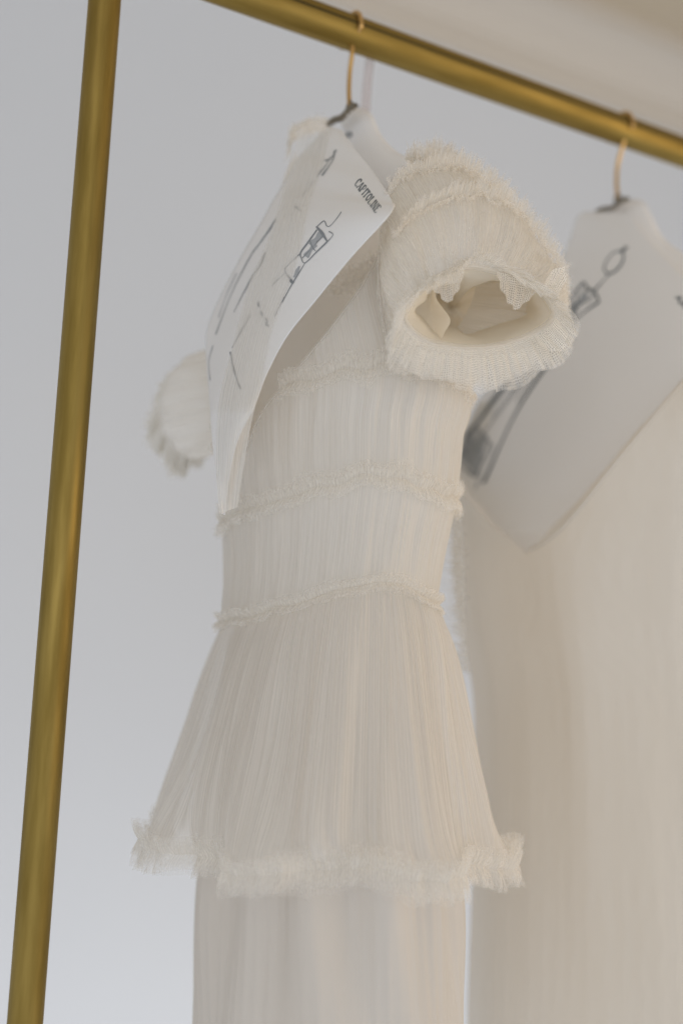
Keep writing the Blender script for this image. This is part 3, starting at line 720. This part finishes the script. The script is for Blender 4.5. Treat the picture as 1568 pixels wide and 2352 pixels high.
tb = at_plane(tq[:, 0], tq[:, 1], H1-UX*0.07, UX)
ruffle('shoulder_ruffle', tb, np.tile(-UX*0.5+VX*0.5, (700, 1)), M_tier, sl2, w=0.008, amp=0.003, layers=2, lift=0.4, closed=False, freq=(20, 60))

# ------------------------------------------------------------------ second dress: plain beige
D2 = thing('plain_dress', 'plain beige V neck dress hanging out of focus at the right', 'dress', (H2[0], H2[1], 0.9))
q = [ring(H2, 1075, 1790, [(1075, 2700), (1790, 2750)], 0.7)[0], ring(H2, 1077, 1780, [(1068, 2352), (1780, 2380)], 0.7)[0], ring(H2, 1090, 1760, [(1082, 2000), (1760, 2000)], 0.7)[0],
     ring(H2, 1094, 1740, [(1088, 1620), (1740, 1600)], 0.7)[0], ring(H2, 1060, 1740, [(1060, 1430), (1740, 1380)], 0.68)[0],
     ring(H2, 1040, 1770, [(1040, 1230), (1250, 1190), (1770, 1130)], 0.68)[0], ring(H2, 1060, 1760, [(1060, 1000), (1400, 900), (1760, 900)], 0.6)[0], ring(H2, 1250, 1690, [(1250, 640), (1500, 700), (1690, 690)], 0.35, 0)[0]]
P, N = loft(q, 220)
P = P + N*(pnoise2(220, NT, 4, 18, 4, 9)*0.0018 + pnoise2(220, NT, 24, 70, 70, 16)*0.00012 + pnoise2(220, NT, 20, 60, 5, 14)*0.00015)[..., None]
x, y, d = proj(P); keep = np.ones(P.shape[:2], bool)
for i in range(P.shape[0]):
    iL, iR = int(x[i].argmin()), int(x[i].argmax())
    near = d[i] < np.interp(x[i], [x[i, iL], x[i, iR]], [d[i, iL], d[i, iR]])
    xr = np.interp(y[i], [700, 870, 1210, 1262], [1715, 1568, 1288, 1212]); xl = np.interp(y[i], [700, 1100, 1200, 1262], [900, 1040, 1120, 1206])
    keep[i] = ~(near & (y[i] < 1262) & (x[i] < xr) & (x[i] > xl))
b2 = grid_obj('bodice_and_skirt', P, M_dress2, D2, True, keep=keep)
nl = cr([(1640, 800), (1568, 872), (1430, 1035), (1290, 1208), (1212, 1264)], 120); bv = BVHTree.FromPolygons([tuple(v) for v in P.reshape(-1, 3)], [tuple(int(k) for k in f) for f in grid_faces(220, NT, True)])
e2 = []
for qx in nl:
    dv = Vector(ray(qx[0]+4, qx[1])).normalized(); h = bv.ray_cast(Vector(CAM), dv)
    if h[0] is not None: e2.append(np.array(h[0])-np.array(dv)*0.001)
tube_obj('neckline_edge', [np.array(e2)], 0.0018, M_dress2, D2, 8)

fr = cr([(1052, 1120), (1060, 1220), (1066, 1330), (1068, 1440), (1078, 1545)], 900); fb = at_plane(fr[:, 0], fr[:, 1], H2-UX*0.02, UX)
Z_ = RD
def side_frill(base, w, amp, layers):
    n = len(base); Vs, Fs, UVs, off = [], [], [], 0; m = 8
    for l in range(layers):
        a, b_, c_ = pnoise(n, 8, 60, 20), pnoise(n, 4, 24, 12), pnoise(n, 20, 90, 20)
        P = np.zeros((m, n, 3))
        for i in range(m):
            q_ = i/(m-1); P[i] = base + RD*(0.02-(w*q_*(1+0.35*b_+0.1*c_)+0.02))[:, None] + UX*(amp*q_*a)[:, None]
        Vs.append(P.reshape(-1, 3)); Fs.append(grid_faces(m, n, False, off)); off += m*n
        UVs.append(np.stack(np.meshgrid(np.linspace(0, .2, n), np.linspace(0, w, m)), -1).reshape(-1, 2))
    return mesh_obj('side_frill', np.concatenate(Vs), np.concatenate(Fs), M_ruffle, D2, np.concatenate(UVs), E=np.tile(np.repeat(np.linspace(0, 1, 8), n), layers))
side_frill(fb, 0.014, 0.006, 3)
